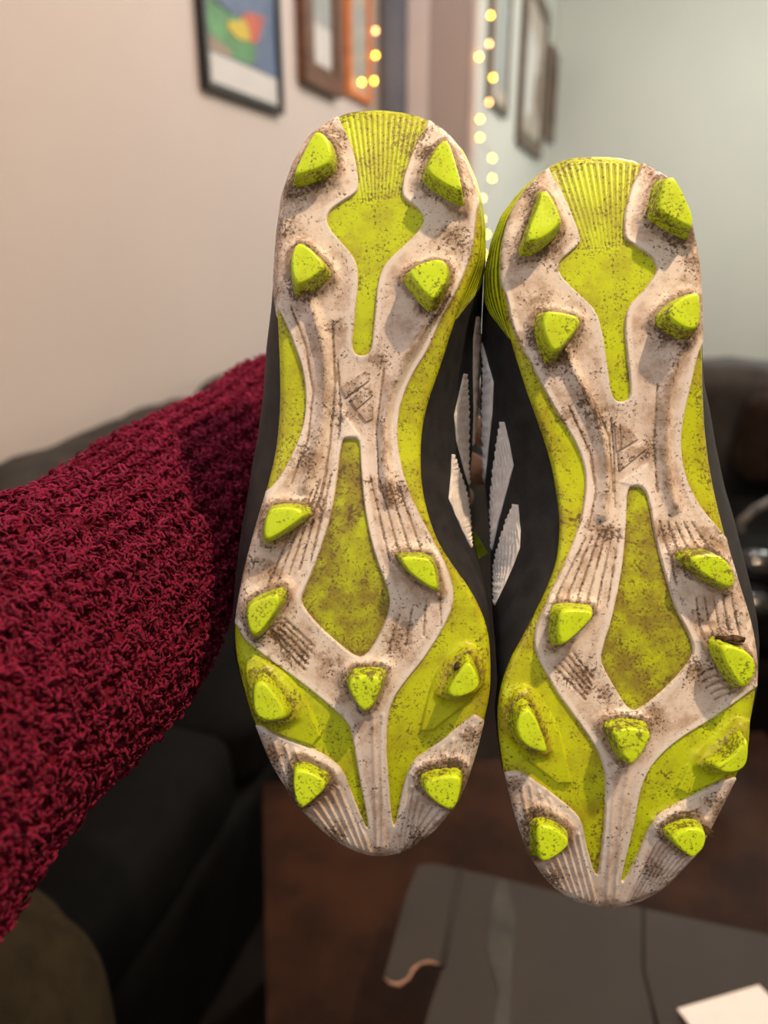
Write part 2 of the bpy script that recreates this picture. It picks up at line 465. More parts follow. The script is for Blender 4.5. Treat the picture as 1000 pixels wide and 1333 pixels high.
LEFT = dict(
    D=0.300, y0=143.0, y1=1114.0,
    outline=[(467, 144.5), (509, 143), (551, 153), (580, 171), (602, 200), (617, 235), (624, 264), (627, 300), (624, 335), (608, 373),
             (592, 418), (573, 479), (559, 517), (550, 552), (547, 591), (549, 634), (557, 670), (570, 706), (592, 739), (613, 768),
             (629, 800), (637, 829), (639, 866), (638, 903), (630, 940), (619, 984), (604, 1025), (582, 1062), (556, 1088), (530, 1105),
             (505, 1114), (475, 1112), (449, 1101), (419.5, 1080), (394, 1054), (369.5, 1021), (351, 988), (334, 947), (320, 903), (310, 866),
             (306, 832), (307, 800), (316, 750), (327, 706), (340, 663), (349, 631), (358, 595), (363, 559), (365.5, 512), (364, 462),
             (362, 418), (359, 354), (362, 309), (368, 258), (383, 210), (399, 181), (423, 162), (445, 149.5)],
    lime=dict(
        heel_insert=[(430, 120), (442, 157), (453, 178), (463, 207), (467, 239), (466, 251.6), (445, 264), (429, 275.6), (425, 287), (431, 301),
                     (451.6, 323.6), (463, 338), (467, 360), (464.4, 392), (459.6, 437), (458.6, 453), (464.4, 463), (477, 463), (483.6, 456), (487.4, 418),
                     (490, 379.6), (496.4, 351), (509, 335), (535, 312), (549, 296), (553, 283.6), (546, 274), (528, 261), (523, 253), (525, 232),
                     (535, 203.6), (544.4, 181), (556, 165), (562, 130)],
        midfoot_insert=[(449, 570), (465.6, 571), (469, 578.6), (470, 613), (474.6, 663), (487, 721), (501.6, 757), (509, 780), (505, 800), (491, 832),
                        (478, 852), (465.6, 856), (444, 839.6), (419, 818), (397, 793), (392, 778), (399, 764), (419, 713.6), (433, 663), (440, 620), (444, 580)],
        inner_panel=[(622, 262), (619, 300), (613, 335), (594, 383), (573, 418), (557, 457), (537.6, 487), (523, 519), (517, 555), (519, 591), (530, 634),
                     (548.5, 674), (566, 706), (583, 739), (590, 762), (591, 780), (586, 800), (571, 829), (549, 862), (527, 888), (512, 910), (504.6, 936),
                     (503, 977), (506.5, 1021), (510, 1065.6), (514, 1077), (519, 1051), (527, 1014), (538, 988), (556, 977), (586, 954.6), (612, 932), (621, 929),
                     (645, 950), (660, 860), (640, 780), (600, 720), (575, 660), (565, 590), (575, 530), (610, 440), (640, 340), (640, 262)],
        side_strip=[(350, 390), (364, 404), (372, 420), (384, 451), (394, 479.6), (399, 512), (397, 548), (386, 580), (372, 609), (352, 638), (335, 640), (335, 400)],
        toe_panel=[(290, 800), (309, 812), (316, 829), (327, 840), (364, 867.7), (397, 891.7), (419.5, 910), (445, 932), (456.5, 947), (462, 977), (467.6, 1014), (475, 1047), (480.5, 1080),
                   (473, 1069), (460, 1036), (449, 1006), (438, 991.6), (416, 977), (386, 966), (360, 956), (338, 942), (310, 945), (285, 880)]),
    facets=[[(316, 858), (334, 853), (368, 869.5), (397, 903), (425, 975), (357, 954.6), (331, 932)],
            [(612, 832), (634, 862), (623, 903), (543.5, 966), (556.5, 906.5), (571, 866)]],
    studs=[[(411.6, 168.4), (426, 178), (432.4, 202), (426, 215), (386, 229), (384.4, 221), (399, 191)],
           [(579.6, 179.6), (586, 187.6), (602, 242), (599, 250), (583, 242), (559, 226), (556.6, 215), (567, 194)],
           [(386, 315.6), (399, 319), (421, 341), (421, 351), (392, 371.6), (383, 365), (378.6, 338)],
           [(576, 336), (583, 347.6), (581, 367), (567, 389), (560, 389), (535, 360), (535, 351), (551, 341)],
           [(354, 661), (384.6, 661), (395, 668.6), (390, 677.6), (350, 703), (344, 699), (346, 674)],
           [(521, 728), (530, 725.5), (555.6, 726), (564.6, 733), (569, 762), (566, 768), (534, 746)],
           [(323, 789), (336, 782), (359, 773), (364, 782), (359, 794.6), (338, 825), (327, 827), (321, 803.6)],
           [(329, 895), (340, 888), (349, 893.5), (371, 925), (369.5, 936), (345.5, 940), (331, 929)],
           [(612, 862), (623, 884), (623, 897), (601, 908), (584, 906.5), (586, 895), (604.5, 866)],
           [(456.5, 886), (467.6, 880.6), (492, 880.6), (498, 888), (486, 917.6), (477, 926), (469.5, 923), (455, 899)],
           [(382.5, 1004.5), (397, 1003), (423, 1017.5), (421, 1030), (401, 1047), (390, 1053), (382.5, 1032)],
           [(553, 1019), (571, 1012), (599, 1010), (600, 1025), (593, 1053), (582, 1054.5), (556, 1036)]],
    ridges=[([(398, 380), (410, 415), (421, 455), (425, 500), (421, 545), (411, 590), (397, 635)], 7.5, 3.0),
            ([(585, 390), (553, 430), (527, 470), (509, 510), (500, 550), (500, 600), (507, 650)], 7.5, 3.0),
            ([(486, 930), (488, 1000), (491, 1100)], 3.2, 0.7), ([(500, 930), (498, 1000), (498, 1100)], 3.2, 0.7)],
    grooves=(fan((482, 620), (532, 640), (507, 728), (560, 706), 5) + fan((436, 600), (398, 650), (404, 735), (350, 760), 5)
             + fan((352, 818), (398, 800), (366, 838), (418, 860), 1) + fan((352, 826), (372, 806), (398, 872), (408, 840), 5)
             + fan((520, 800), (572, 770), (505, 850), (575, 815), 4)
             + [[(433, 420), (437, 500), (430, 580), (418, 650)], [(440, 470), (444, 540), (436, 620)], [(380, 400), (398, 450), (408, 510), (402, 570), (380, 630)],
                [(500, 480), (490, 560), (494, 640)]]),
    toe_ridges=(fan((398, 1056), (450, 1018), (430, 1088), (482, 1108), 7) + fan((344, 962), (385, 972), (358, 1008), (398, 1000), 4)
                + fan((560, 1050), (600, 1060), (520, 1108), (566, 1082), 5) + fan((530, 1010), (548, 1046), (518, 1106), (534, 1100), 4) + fan((576, 968), (616, 945), (572, 1004), (610, 994), 4)),
    heel_lines=fan((452, 146), (552, 152), (472, 262), (526, 256), 14),
    logo=[[(443, 506), (477, 482), (481, 496), (450, 519)], [(455, 521), (483, 499), (486, 515), (464, 534)], [(467, 538), (486, 522), (486, 546), (477, 550)]],
    wedge=[(444, 532), (468, 568), (436, 572)],
    UL=[(140, 450), (160, 424), (210, 382), (258, 366), (309, 360), (354, 357), (402, 353), (451, 347), (512, 343), (566, 336), (602, 329), (649, 321.6), (692, 314), (746, 307), (800, 303), (851, 304), (905, 319), (950, 336), (1114, 480)],
    UR=[(143, 509), (171, 581), (200, 604), (235, 619), (264, 627), (300, 631), (335, 631), (373, 629), (418, 627), (487, 624), (517, 622), (552, 619), (591, 614.5), (634, 611), (670, 612.5), (706, 617), (739, 626), (768, 632), (800, 638), (829, 641), (866, 641), (903, 639), (940, 631), (1114, 520)],
    WL=[(143, 14), (400, 18), (600, 22), (850, 14), (1114, 12)],
    WR=[(143, 14), (340, 16), (430, 42), (600, 48), (720, 42), (820, 14), (1114, 12)],
    side_fade=(330, 425), lime_x=(440, 700),
    stripes=[([(620, 412), (616, 440), (615.5, 488), (616.5, 536), (615, 580)], [(623, 412), (626, 440), (625, 488), (622, 536), (616.5, 580)], 0),
             ([(603.5, 486), (597, 514), (591, 541), (594, 574), (601.6, 603), (609, 630)], [(608, 487), (610, 512), (611.5, 536), (611, 574), (610.5, 608), (611, 632)], 1),
             ([(588, 591), (587, 617.6), (584, 649), (594, 673), (605, 697), (613, 713)], [(591.5, 592), (599, 613), (609, 641.6), (612.5, 668), (613.5, 694), (614, 713)], 1)],
    mud=[(585, 1014, 9, 6), (352, 905, 5, 9), (600, 872, 8, 10), (548, 736, 8, 4)],
    stains=[(441, 185, 16), (432, 175, 12), (546, 178, 16), (372, 252, 20), (404, 240, 18), (590, 252, 16), (552, 200, 14), (376, 300, 16), (395, 380, 18), (438, 425, 14), (555, 398, 18), (592, 315, 22), (492, 470, 14), (450, 540, 18),
            (400, 600, 18), (412, 660, 18), (520, 640, 22), (350, 740, 18), (375, 840, 26), (430, 860, 18), (520, 830, 22), (470, 875, 16), (560, 1000, 16), (588, 990, 18), (360, 985, 18), (372, 1030, 14), (540, 1090, 16), (440, 1085, 14), (610, 960, 12)],
)
RIGHT = dict(
    D=0.300, y0=204.0, y1=1181.0,
    outline=[(748, 205), (773.6, 203.5), (812, 205), (841, 215), (863, 229), (884, 252), (898, 290), (909, 334), (913, 375), (914, 420), (914, 468), (915, 520),
             (918, 572), (928, 636), (944, 700), (960, 756), (976, 804), (985, 852), (985, 891), (979, 925), (972, 965), (962, 1002), (950, 1028), (935, 1058), (912.6, 1100),
             (886, 1134), (855.6, 1161), (825, 1176), (795, 1181), (764, 1177), (738, 1167), (711, 1146), (688, 1112), (673, 1073), (664, 1039), (656, 1005), (649, 960),
             (647, 925), (652, 891), (664, 857), (680, 828), (697, 796), (716, 756), (726, 724), (729, 684), (726, 652), (718, 604), (704, 560), (689, 520),
             (673, 471), (664, 440), (656, 407), (651, 369), (650, 337), (654, 308), (664, 276), (684, 246), (706, 225), (725, 212)],
    lime=dict(
        heel_insert=[(705, 185), (716, 225), (732, 251), (746, 283), (756, 311.6), (754, 319.6), (730, 339), (726, 350), (732, 363), (757.6, 387), (775, 404), (783, 427), (791, 478),
                     (795, 513), (802, 523), (815, 523), (821.6, 513), (817, 471.6), (812, 420), (818, 398), (841, 375.6), (853.6, 356), (854.6, 347), (847, 334), (825, 319.6),
                     (813.6, 313), (811, 299), (815, 267), (823, 241), (834, 220), (842, 185)],
        midfoot_insert=[(816, 638), (824, 632), (836, 634), (844, 648), (852, 700), (866, 752), (880, 796), (898, 828), (903, 848), (896, 862), (871, 891), (844, 914), (827, 924.6),
                        (816, 921.6), (800.5, 895), (787, 872), (781.5, 857), (787, 834), (797, 804), (810, 740), (815, 680)],
        inner_panel=[(640, 350), (658, 380), (668, 432), (693.6, 478), (716, 523), (735, 553), (750, 578), (760, 604), (763, 628), (758, 668), (748, 700), (732, 740), (712, 780), (698, 812),
                     (694, 838), (702, 861), (722.6, 899), (745, 929), (772, 967), (785, 994), (788, 1020), (787, 1066), (781.5, 1115), (777, 1146), (764, 1104), (759, 1073.6),
                     (751, 1058), (719, 1032), (688, 1009), (673, 1001), (640, 1010), (630, 920), (650, 850), (700, 740), (705, 640), (690, 570), (660, 480), (635, 400)],
        side_strip=[(925, 440), (911, 450), (901, 494), (892, 530), (887, 560), (886, 588), (892, 620), (908, 656), (932, 684), (950, 706), (960, 690), (935, 580)],
        toe_panel=[(1000, 885), (984, 894), (962, 910), (924, 937), (886, 959.6), (863, 978.6), (844, 1001), (833, 1028), (827, 1066), (817.6, 1104), (808, 1142), (810, 1149), (821, 1130.6),
                   (836.6, 1096), (848, 1066), (863, 1053), (901, 1035.6), (935, 1016.6), (952.5, 1011), (985, 1012), (1000, 940)]),
    facets=[[(662, 902.6), (688, 887), (715, 925), (734, 967), (747, 1035.6), (662, 971)],
            [(901, 982), (977, 918), (971.5, 990), (950.6, 1009), (873, 1041)]],
    studs=[[(706, 247.6), (716, 249), (730, 280), (730, 291), (706, 311.6), (689, 316), (685.6, 308), (703, 263.6)],
           [(873, 230), (881, 233), (903, 279.6), (901.6, 294), (898, 295.6), (861.6, 276), (858, 267), (865, 238)],
           [(711, 406), (722, 405), (754, 411), (754, 423.6), (729, 455.6), (719, 457), (706, 423.6)],
           [(882, 391.6), (905, 380), (912, 385), (912, 420), (901.6, 431.6), (876, 417), (869.6, 407.6)],
           [(728, 796), (744, 794), (770, 796), (773, 804), (738, 838), (727, 838)],
           [(900, 726), (920, 722), (940, 724), (956, 744), (956, 762), (948, 766), (908, 742)],
           [(940, 844), (952, 840), (982, 854), (985, 876), (972, 896), (962, 890), (944, 860)],
           [(680, 925), (694, 925), (713, 975), (709, 980.5), (682.7, 971), (672, 950)],
           [(950.6, 990), (971.5, 963), (975, 971), (973, 994), (962, 1005), (943, 1007), (931.6, 997.6)],
           [(800.5, 952), (821, 948), (846, 952), (847, 963), (827, 994), (817.6, 995), (802, 963)],
           [(698, 1077), (715, 1075.5), (740, 1091), (740, 1104), (715, 1121), (702, 1121)],
           [(878, 1087), (901, 1077), (920, 1083), (918, 1104), (903, 1118), (893.6, 1111.6), (876.5, 1096)]],
    ridges=[([(732, 460), (752, 500), (772, 540), (784, 580), (788, 625), (782, 670)], 7.5, 3.0),
            ([(888, 450), (872, 490), (864, 530), (862, 580), (866, 625), (876, 660)], 7.5, 3.0),
            ([(800, 1000), (795, 1070), (789, 1168)], 3.2, 0.7), ([(815, 1000), (808, 1070), (800, 1168)], 3.2, 0.7)],
    grooves=(fan((806, 690), (762, 700), (790, 790), (722, 780), 6) + fan((858, 680), (900, 680), (880, 760), (925, 718), 5)
             + fan((906, 780), (950, 772), (912, 830), (962, 826), 5) + fan((722, 868), (745, 848), (762, 910), (772, 884), 5) + fan((908, 880), (930, 910), (940, 858), (965, 892), 5)
             + [[(795, 545), (799, 600), (800, 660)], [(770, 520), (792, 570), (797, 640)], [(855, 500), (850, 580), (855, 640)], [(740, 530), (768, 590), (775, 640), (765, 690)]]),
    toe_ridges=(fan((706, 1124), (752, 1084), (725, 1152), (774, 1174), 7) + fan((676, 1012), (715, 1038), (686, 1066), (722, 1062), 4)
                + fan((862, 1075), (906, 1108), (812, 1172), (858, 1156), 9)),
    heel_lines=fan((722, 214), (834, 214), (762, 324), (820, 318), 14),
    logo=[[(799, 552), (801, 589), (807, 586), (806, 556)], [(806, 552), (819, 559), (830, 572), (807, 586)], [(803, 590), (835, 576), (841, 584), (805, 614)]],
    wedge=[(806, 628), (843, 603), (840, 640)],
    UL=[(204, 748), (225, 700), (251, 676), (283, 653), (318, 640), (356, 632), (400, 629), (444, 627), (530, 625.5), (604, 629), (662, 635), (709, 639), (767, 640), (800, 642), (840, 646), (891, 649), (925, 645), (960, 648), (1005, 655), (1181, 790)],
    UR=[(204, 775), (230, 866), (252, 886), (290, 900), (334, 910), (420, 914), (470, 915), (500, 917), (532, 924), (580, 932), (636, 944), (676, 956), (724, 968), (764, 978), (808, 986.5), (840, 989), (891, 987), (925, 980), (1000, 962), (1181, 800)],
    WL=[(204, 14), (360, 16), (440, 42), (600, 48), (740, 42), (850, 14), (1181, 12)],
    WR=[(204, 14), (460, 18), (650, 20), (850, 14), (1181, 12)],
    side_fade=(360, 450), lime_x=(600, 838),
    stripes=[([(626.5, 446), (629, 476), (628, 507), (627, 541), (628, 584), (630.5, 627)], [(628.5, 446), (636, 473.6), (643, 497.6), (641, 541), (636, 584), (631.5, 629)], 2),
             ([(651, 549), (645, 584), (639.5, 625), (637, 661), (638.5, 692), (640, 714)], [(657, 549), (663, 574), (669, 605.6), (660, 639), (649.6, 677.6), (641, 716)], 2),
             ([(667.6, 656), (657, 680), (648, 709), (642, 733), (641.5, 760), (643, 786)], [(675, 657), (678, 692), (677, 713.6), (669, 735), (658, 760), (644.5, 788)], 2)],
    stains=[(690, 255, 16), (845, 225, 16), (720, 330, 20), (880, 310, 22), (900, 340, 18), (700, 400, 18), (730, 470, 18), (690, 440, 16), (860, 440, 14), (895, 430, 14), (780, 545, 22), (845, 590, 14), (760, 520, 16), (735, 545, 16),
            (790, 690, 18), (860, 690, 16), (925, 705, 18), (755, 880, 22), (790, 910, 18), (850, 930, 18), (905, 870, 16), (935, 815, 18), (880, 1070, 18), (930, 1045, 16), (690, 1050, 18), (670, 1020, 12), (850, 1130, 16), (720, 1140, 14), (820, 945, 14)],
    mud=[(952, 833, 17, 6), (896, 1083, 10, 5), (920, 1082, 6, 5), (686, 930, 7, 12)],
)


def interp(tab, y):
    t = sorted(tab)
    return np.interp(y, [a for a, _ in t], [b for _, b in t])


def build_shoe(S, name, label):
    D, y0, y1 = S['D'], S['y0'], S['y1']
    cpx, cpy = np.mean([p[0] for p in S['outline']]), (y0 + y1) / 2
    ox, oy = (cpx - CX) * D / F_PX, (CY - cpy) * D / F_PX
    root = empty(name, label=label, cat='football boot', group='pair of muddy boots held up by the sleeved arm',
                 matrix=CAM @ Matrix.Translation((ox, oy, -D)))

    def wb(px, py):                                            # natural curve of the sole, metres away from the viewer
        q = (py - y0) / (y1 - y0)
        return (0.005 * np.clip((0.12 - q) / 0.12, 0, 1) ** 2 + 0.005 * np.exp(-((q - 0.42) / 0.12) ** 2)
                + 0.014 * np.clip((q - 0.78) / 0.22, 0, 1) ** 2)

    def P3(px, py, w, h=0.0):
        Z = D + w
        return np.stack([(px - CX) * Z / F_PX - ox, (CY - py) * Z / F_PX - oy, -(w - h) + 0 * px], -1)

    out = chaikin(S['outline'], 2)
    it, ib = out[:, 1].argmin(), out[:, 1].argmax()
    n = len(out)
    def walk(a, b): return out[[(a + k) % n for k in range(((b - a) % n) + 1)]]
    r_side, l_side = walk(it, ib), walk(ib, it)[::-1]
    def side_x(s, y):
        yy = np.maximum.accumulate(s[:, 1] + np.arange(len(s)) * 1e-6)
        return np.interp(y, yy, s[:, 0])
    NY, NX = 640, 230
    ys = out[it, 1] + 0.25 + (out[ib, 1] - out[it, 1] - 0.5) * (0.5 - 0.5 * np.cos(np.pi * np.linspace(0, 1, NY))) * 0.55 \
        + (out[ib, 1] - out[it, 1] - 0.5) * 0.45 * np.linspace(0, 1, NY)
    L, R = side_x(l_side, ys), side_x(r_side, ys)
    X = L[:, None] + (R - L)[:, None] * np.linspace(0, 1, NX)[None]
    Y = np.repeat(ys[:, None], NX, 1)
    W = wb(X, Y)
    de = seg_dist(X, Y, out[::2], True)
    r_px, r_m = 9.0, 0.0027
    W = W + r_m * (1 - np.sqrt(np.clip(1 - (1 - np.clip(de / r_px, 0, 1)) ** 2, 0, 1)))
    lim = {k: chaikin(v, 2) for k, v in S['lime'].items()}
    sds = {k: sdf(X, Y, v) for k, v in lim.items()}
    sd = np.min(np.stack(list(sds.values())), 0)
    # studs: where each base meets the plate
    stud_field = np.zeros(X.shape); stud_near = np.zeros(X.shape)
    stud_base = []
    for sp in S['studs']:
        sp = np.asarray(sp, float); c = sp.mean(0)
        w0 = float(wb(c[0], c[1]))
        k = (D + w0 - 0.0122) / (D + w0)
        bc = np.array([CX + (c[0] - CX) * k, CY + (c[1] - CY) * k])
        bpoly = chaikin(bc + (sp - c) * k * 1.42, 1)
        dd = np.maximum(sdf(X, Y, bpoly, 40), 0)
        stud_field = np.maximum(stud_field, np.exp(-(dd / 7.0) ** 2)); stud_near = np.maximum(stud_near, np.exp(-(dd / 5.0) ** 2))
        stud_base.append((sp, c, bc, w0))
    fine = np.zeros(X.shape)
    for g in S['grooves']: fine -= 0.00042 * line_field(X, Y, g, 1.7)
    groove_dirt = np.clip(-fine / 0.0004, 0, 1)
    for g in S['toe_ridges']: fine += 0.0008 * line_field(X, Y, g, 2.3)
    for p, wd, hm in S['ridges']: fine += 0.001 * hm * line_field(X, Y, p, wd)
    # white plate
    rim = np.exp(-(np.maximum(sd - 2.0, 0) / 4.5) ** 2)
    h = -0.0012 + 0.0022 * sstep(-1.0, 1.0, sd) + 0.0002 * rim + fine * sstep(4, 9, sd) + 0.0022 * stud_field
    wedge = sdf(X, Y, S['wedge'])
    h += 0.0005 * sstep(2, -2, wedge)
    dirt = np.clip(0.9 * stud_near + 0.8 * groove_dirt + 0.35 * np.exp(-(de / 9) ** 2), 0, 1) * (1 - 0.85 * rim)
    for p, wd, hm in S['ridges'][:2]: dirt = np.clip(dirt + 0.55 * line_field(X, Y, p, 4.0), 0, 1)
    stain = np.zeros(X.shape)
    for a_, b_, r_ in S['stains']: stain = np.maximum(stain, np.exp(-((X - a_) ** 2 + (Y - b_) ** 2) / r_ ** 2))
    clean = np.clip((1 - 0.8 * stain) * 0.9 * np.exp(-(np.maximum(sd - 6.0, 0) / 3.0) ** 2) * sstep(0.5, 3, sd) + 0.8 * sstep(3, -3, wedge), 0, 1)
    idx = np.arange(NY * NX).reshape(NY, NX)
    q = np.stack([idx[:-1, :-1], idx[1:, :-1], idx[1:, 1:], idx[:-1, 1:]], -1).reshape(-1, 4)
    def sub(name_, hh, mask, mat, at):
        mv = mask.ravel()
        f = q[mv[q].any(1)]
        used = np.zeros(NY * NX, bool); used[f.ravel()] = True
        remap = np.cumsum(used) - 1
        V = P3(X, Y, W, 0.0).reshape(-1, 3); V[:, 2] += hh.ravel()
        return mk(name_, V[used], remap[f], mat, root, True, {k: v.ravel()[used] for k, v in at.items()})
    sub('outsole_plate', h, sd > -3.5, M['plate'], dict(dirt=dirt, clean=clean, stain=stain))['label'] = 'scuffed off-white moulded sole plate'
    # lime pieces that sit recessed in the plate
    hl = np.zeros(X.shape)
    for fc in S['facets']: hl += 0.0018 * sstep(1.0, -2.0, sdf(X, Y, chaikin(fc, 1)))
    hl += 0.0022 * stud_field
    for k, v in sds.items():
        hh = hl.copy()
        dd = 0.55 * stud_near + 0.25 * np.exp(-(v / 5) ** 2)
        mat = M['lime']
        if k == 'heel_insert':
            g = np.zeros(X.shape)
            for ln in S['heel_lines']: g = np.maximum(g, line_field(X, Y, ln, 1.5))
            hh -= 0.00045 * g * sstep(S['y0'] + 150, S['y0'] + 60, Y); dd = dd + 0.5 * g
        if k == 'midfoot_insert': mat = M['lime_dirty']; dd = dd + 0.25
        if k in ('inner_panel', 'side_strip'): mat = M['lime_side']
        dd = dd + 0.25 * np.exp(-(de / 12) ** 2)
        sub({'inner_panel': 'inner_edge_panel', 'side_strip': 'outer_edge_strip'}.get(k, k), hh, v < 4.0, mat, dict(dirt=np.clip(dd, 0, 1)))['label'] = 'lime green sole piece set into the plate'
    # studs
    for si, (sp, c, bc, w0) in enumerate(stud_base):
        ring = chaikin(sp, 2); m = len(ring)
        top = 0.0122
        bx = (bc - np.array([CX, CY])) * (D + w0) / F_PX * np.array([1, -1]) - np.array([ox, oy])
        rel = (ring - c) * (D + w0 - top) / F_PX * np.array([1, -1])
        lv = [(-0.0015, 1.62), (0.0008, 1.52), (0.002, 1.40), (0.004, 1.28), (0.007, 1.17), (0.010, 1.08), (0.0114, 1.02), (0.0121, 0.94), (0.0122, 0.84), (0.0122, 0.5)]
        V, dv = [], []
        tilt = rng.normal(0, 0.02, 2)
        for z, s in lv:
            for p in rel:
                r_ = 1 + rng.normal(0, 0.012)
                V.append((bx[0] + p[0] * s * r_, bx[1] + p[1] * s * r_, -w0 + z + (p @ tilt if z > 0.007 else 0)))
                dv.append(1.0 if z < 0.003 else (0.55 if z < 0.0105 else 0.0))
        V.append((bx[0], bx[1], -w0 + 0.0122)); dv.append(0.1)
        Fc = [(a * m + k, (a + 1) * m + k, (a + 1) * m + (k + 1) % m, a * m + (k + 1) % m) for a in range(len(lv) - 1) for k in range(m)]
        Fc += [((len(lv) - 1) * m + k, len(V) - 1, (len(lv) - 1) * m + (k + 1) % m) for k in range(m)]
        o = mk('stud', V, Fc, M['stud'], root, True, dict(dirt=np.array(dv)))
        bm = bmesh.new(); bm.from_mesh(o.data); bmesh.ops.recalc_face_normals(bm, faces=bm.faces); bm.to_mesh(o.data); bm.free()
    # raised three-bar emblem
    for lp in S['logo']:
        lp = np.asarray(lp, float); c = lp.mean(0)
        V = []
        for z, s in ((0.0004, 1.06), (0.0014, 1.0), (0.0018, 0.9)):
            pp = c + (lp - c) * s
            V += list(P3(pp[:, 0], pp[:, 1], wb(pp[:, 0], pp[:, 1]), z))
        nq = len(lp)
        Fc = [(a * nq + k, a * nq + (k + 1) % nq, (a + 1) * nq + (k + 1) % nq, (a + 1) * nq + k) for a in range(2) for k in range(nq)] + [tuple(range(2 * nq, 3 * nq))]
        o = mk('emblem_bar', V, Fc, M['plate'], root, False, dict(dirt=np.full(len(V), 0.45), clean=np.zeros(len(V)), stain=np.full(len(V), 0.15)))
        bm = bmesh.new(); bm.from_mesh(o.data); bmesh.ops.recalc_face_normals(bm, faces=bm.faces); bm.to_mesh(o.data); bm.free()
    # upper
    m = 300
    seg = np.r_[0, np.cumsum(np.hypot(*np.diff(np.vstack([out, out[:1]]), axis=0).T))]
    tt = np.linspace(0, seg[-1], m, endpoint=False)
    oc = np.vstack([out, out[:1]])
    sx, sy = np.interp(tt, seg, oc[:, 0]), np.interp(tt, seg, oc[:, 1])
    cxm = (side_x(l_side, sy) + side_x(r_side, sy)) / 2
    right = sx > cxm
    ux = np.where(right, interp(S['UR'], sy), interp(S['UL'], sy))
    end = sstep(y0 + 8, y0 + 60, sy) * sstep(y1 - 12, y1 - 150, sy)
    ux = sx + (ux - sx) * end
    wu = np.where(right, interp(S['WR'], sy), interp(S['WL'], sy)) / 1000 + wb(sx, sy)
    ws = wb(sx, sy) + 0.0022
    inn = (np.array([sx, sy]).T - np.array([cxm.mean(), cpy]))
    inn /= np.linalg.norm(inn, axis=1)[:, None]
    rings = []
    S3 = lambda e: P3(sx - inn[:, 0] * 2 * (1 - e) + (ux - sx) * np.sin(e * np.pi / 2) ** 0.9, sy - inn[:, 1] * 2 * (1 - e), ws + (wu - ws) * e)
    NE = 12
    for a in range(NE + 1): rings.append(S3(a / NE))
    Ur = rings[-1]
    qv = (sy - y0) / (y1 - y0)
    Hh = np.interp(qv, [0, 0.1, 0.3, 0.5, 0.7, 0.88, 1.0], [0.070, 0.078, 0.074, 0.082, 0.066, 0.046, 0.036])
    qs = np.clip(qv, 0.10, 0.93)
    ysp = y0 + qs * (y1 - y0)
    scx = (side_x(l_side, ysp) + side_x(r_side, ysp)) / 2
    spine = P3(scx, ysp, Hh, 0.0)
    collar = sstep(0.44, 0.36, qv)
    ND = 22
    for a in range(1, ND + 1):
        s = a / ND
        t1 = 1 - np.cos(s * np.pi / 2)
        hor = Ur[:, :2] + (spine[:, :2] - Ur[:, :2]) * (t1 * 0.96)[..., None] if False else Ur[:, :2] + (spine[:, :2] - Ur[:, :2]) * (t1 * 0.97)
        z = Ur[:, 2] + (spine[:, 2] - Ur[:, 2]) * np.sin(s * np.pi / 2)
        dip = collar * sstep(0.62, 0.82, s)
        z = z + (-0.022 - z) * dip
        rings.append(np.c_[hor, z])
    V = np.vstack(rings)
    V = np.vstack([V])
    Fc = np.array([(a * m + k, (a + 1) * m + k, (a + 1) * m + (k + 1) % m, a * m + (k + 1) % m) for a in range(len(rings) - 1) for k in range(m)])
    up = mk('upper', V, Fc, M['upper'], root, True)
    up['label'] = 'black synthetic upper'
    bm = bmesh.new(); bm.from_mesh(up.data); bmesh.ops.recalc_face_normals(bm, faces=bm.faces); bm.to_mesh(up.data); bm.free()
    bvh = BVHTree.FromPolygons([tuple(v) for v in V], [tuple(int(k) for k in f) for f in Fc])
    # ribbed lime sidewall around the heel
    ya, yb = S['side_fade']
    e1 = 1.0 * sstep(yb, ya, sy) * np.where(sy < yb + 5, 1, 0)
    keep = e1 > 0.02
    n2 = 48
    rr = []
    for a in range(n2 + 1):
        e = e1 * a / n2
        p = S3(e)
        amp = 0.0011 + 0.0010 * np.cos(a / n2 * 2 * np.pi * 6) * sstep(2, 9, a)
        amp = amp * sstep(0, 9, a) * np.clip(np.abs(inn[:, 0]) * 1.6 - 0.15, 0, 1)
        p[:, 0] += inn[:, 0] * amp; p[:, 1] -= inn[:, 1] * amp
        rr.append(p)
    V2 = np.vstack(rr)
    lime_zone = (sx > S['lime_x'][0]) & (sx < S['lime_x'][1])
    gd = np.concatenate([np.full(m, -0.25 + 1.0 * (0.5 - 0.5 * math.cos(a / n2 * 2 * math.pi * 6)) ** 2) for a in range(n2 + 1)])
    for zone, nm, mat, lb in ((lime_zone, 'heel_sidewall', M['lime_rib'], 'ribbed lime green sidewall around the heel'), (~lime_zone, 'heel_edge', M['plate'], 'dirty off-white heel edge')):
        F2 = np.array([(a * m + k, a * m + (k + 1) % m, (a + 1) * m + (k + 1) % m, (a + 1) * m + k) for a in range(n2) for k in range(m) if keep[k] and keep[(k + 1) % m] and zone[k]])
        mk(nm, V2, F2, mat, root, True, dict(dirt=gd, clean=gd * 0, stain=gd * 0 + 0.7))['label'] = lb
    # serrated white stripes lying on the upper, in real relief
    org = Vector((-ox, -oy, D))
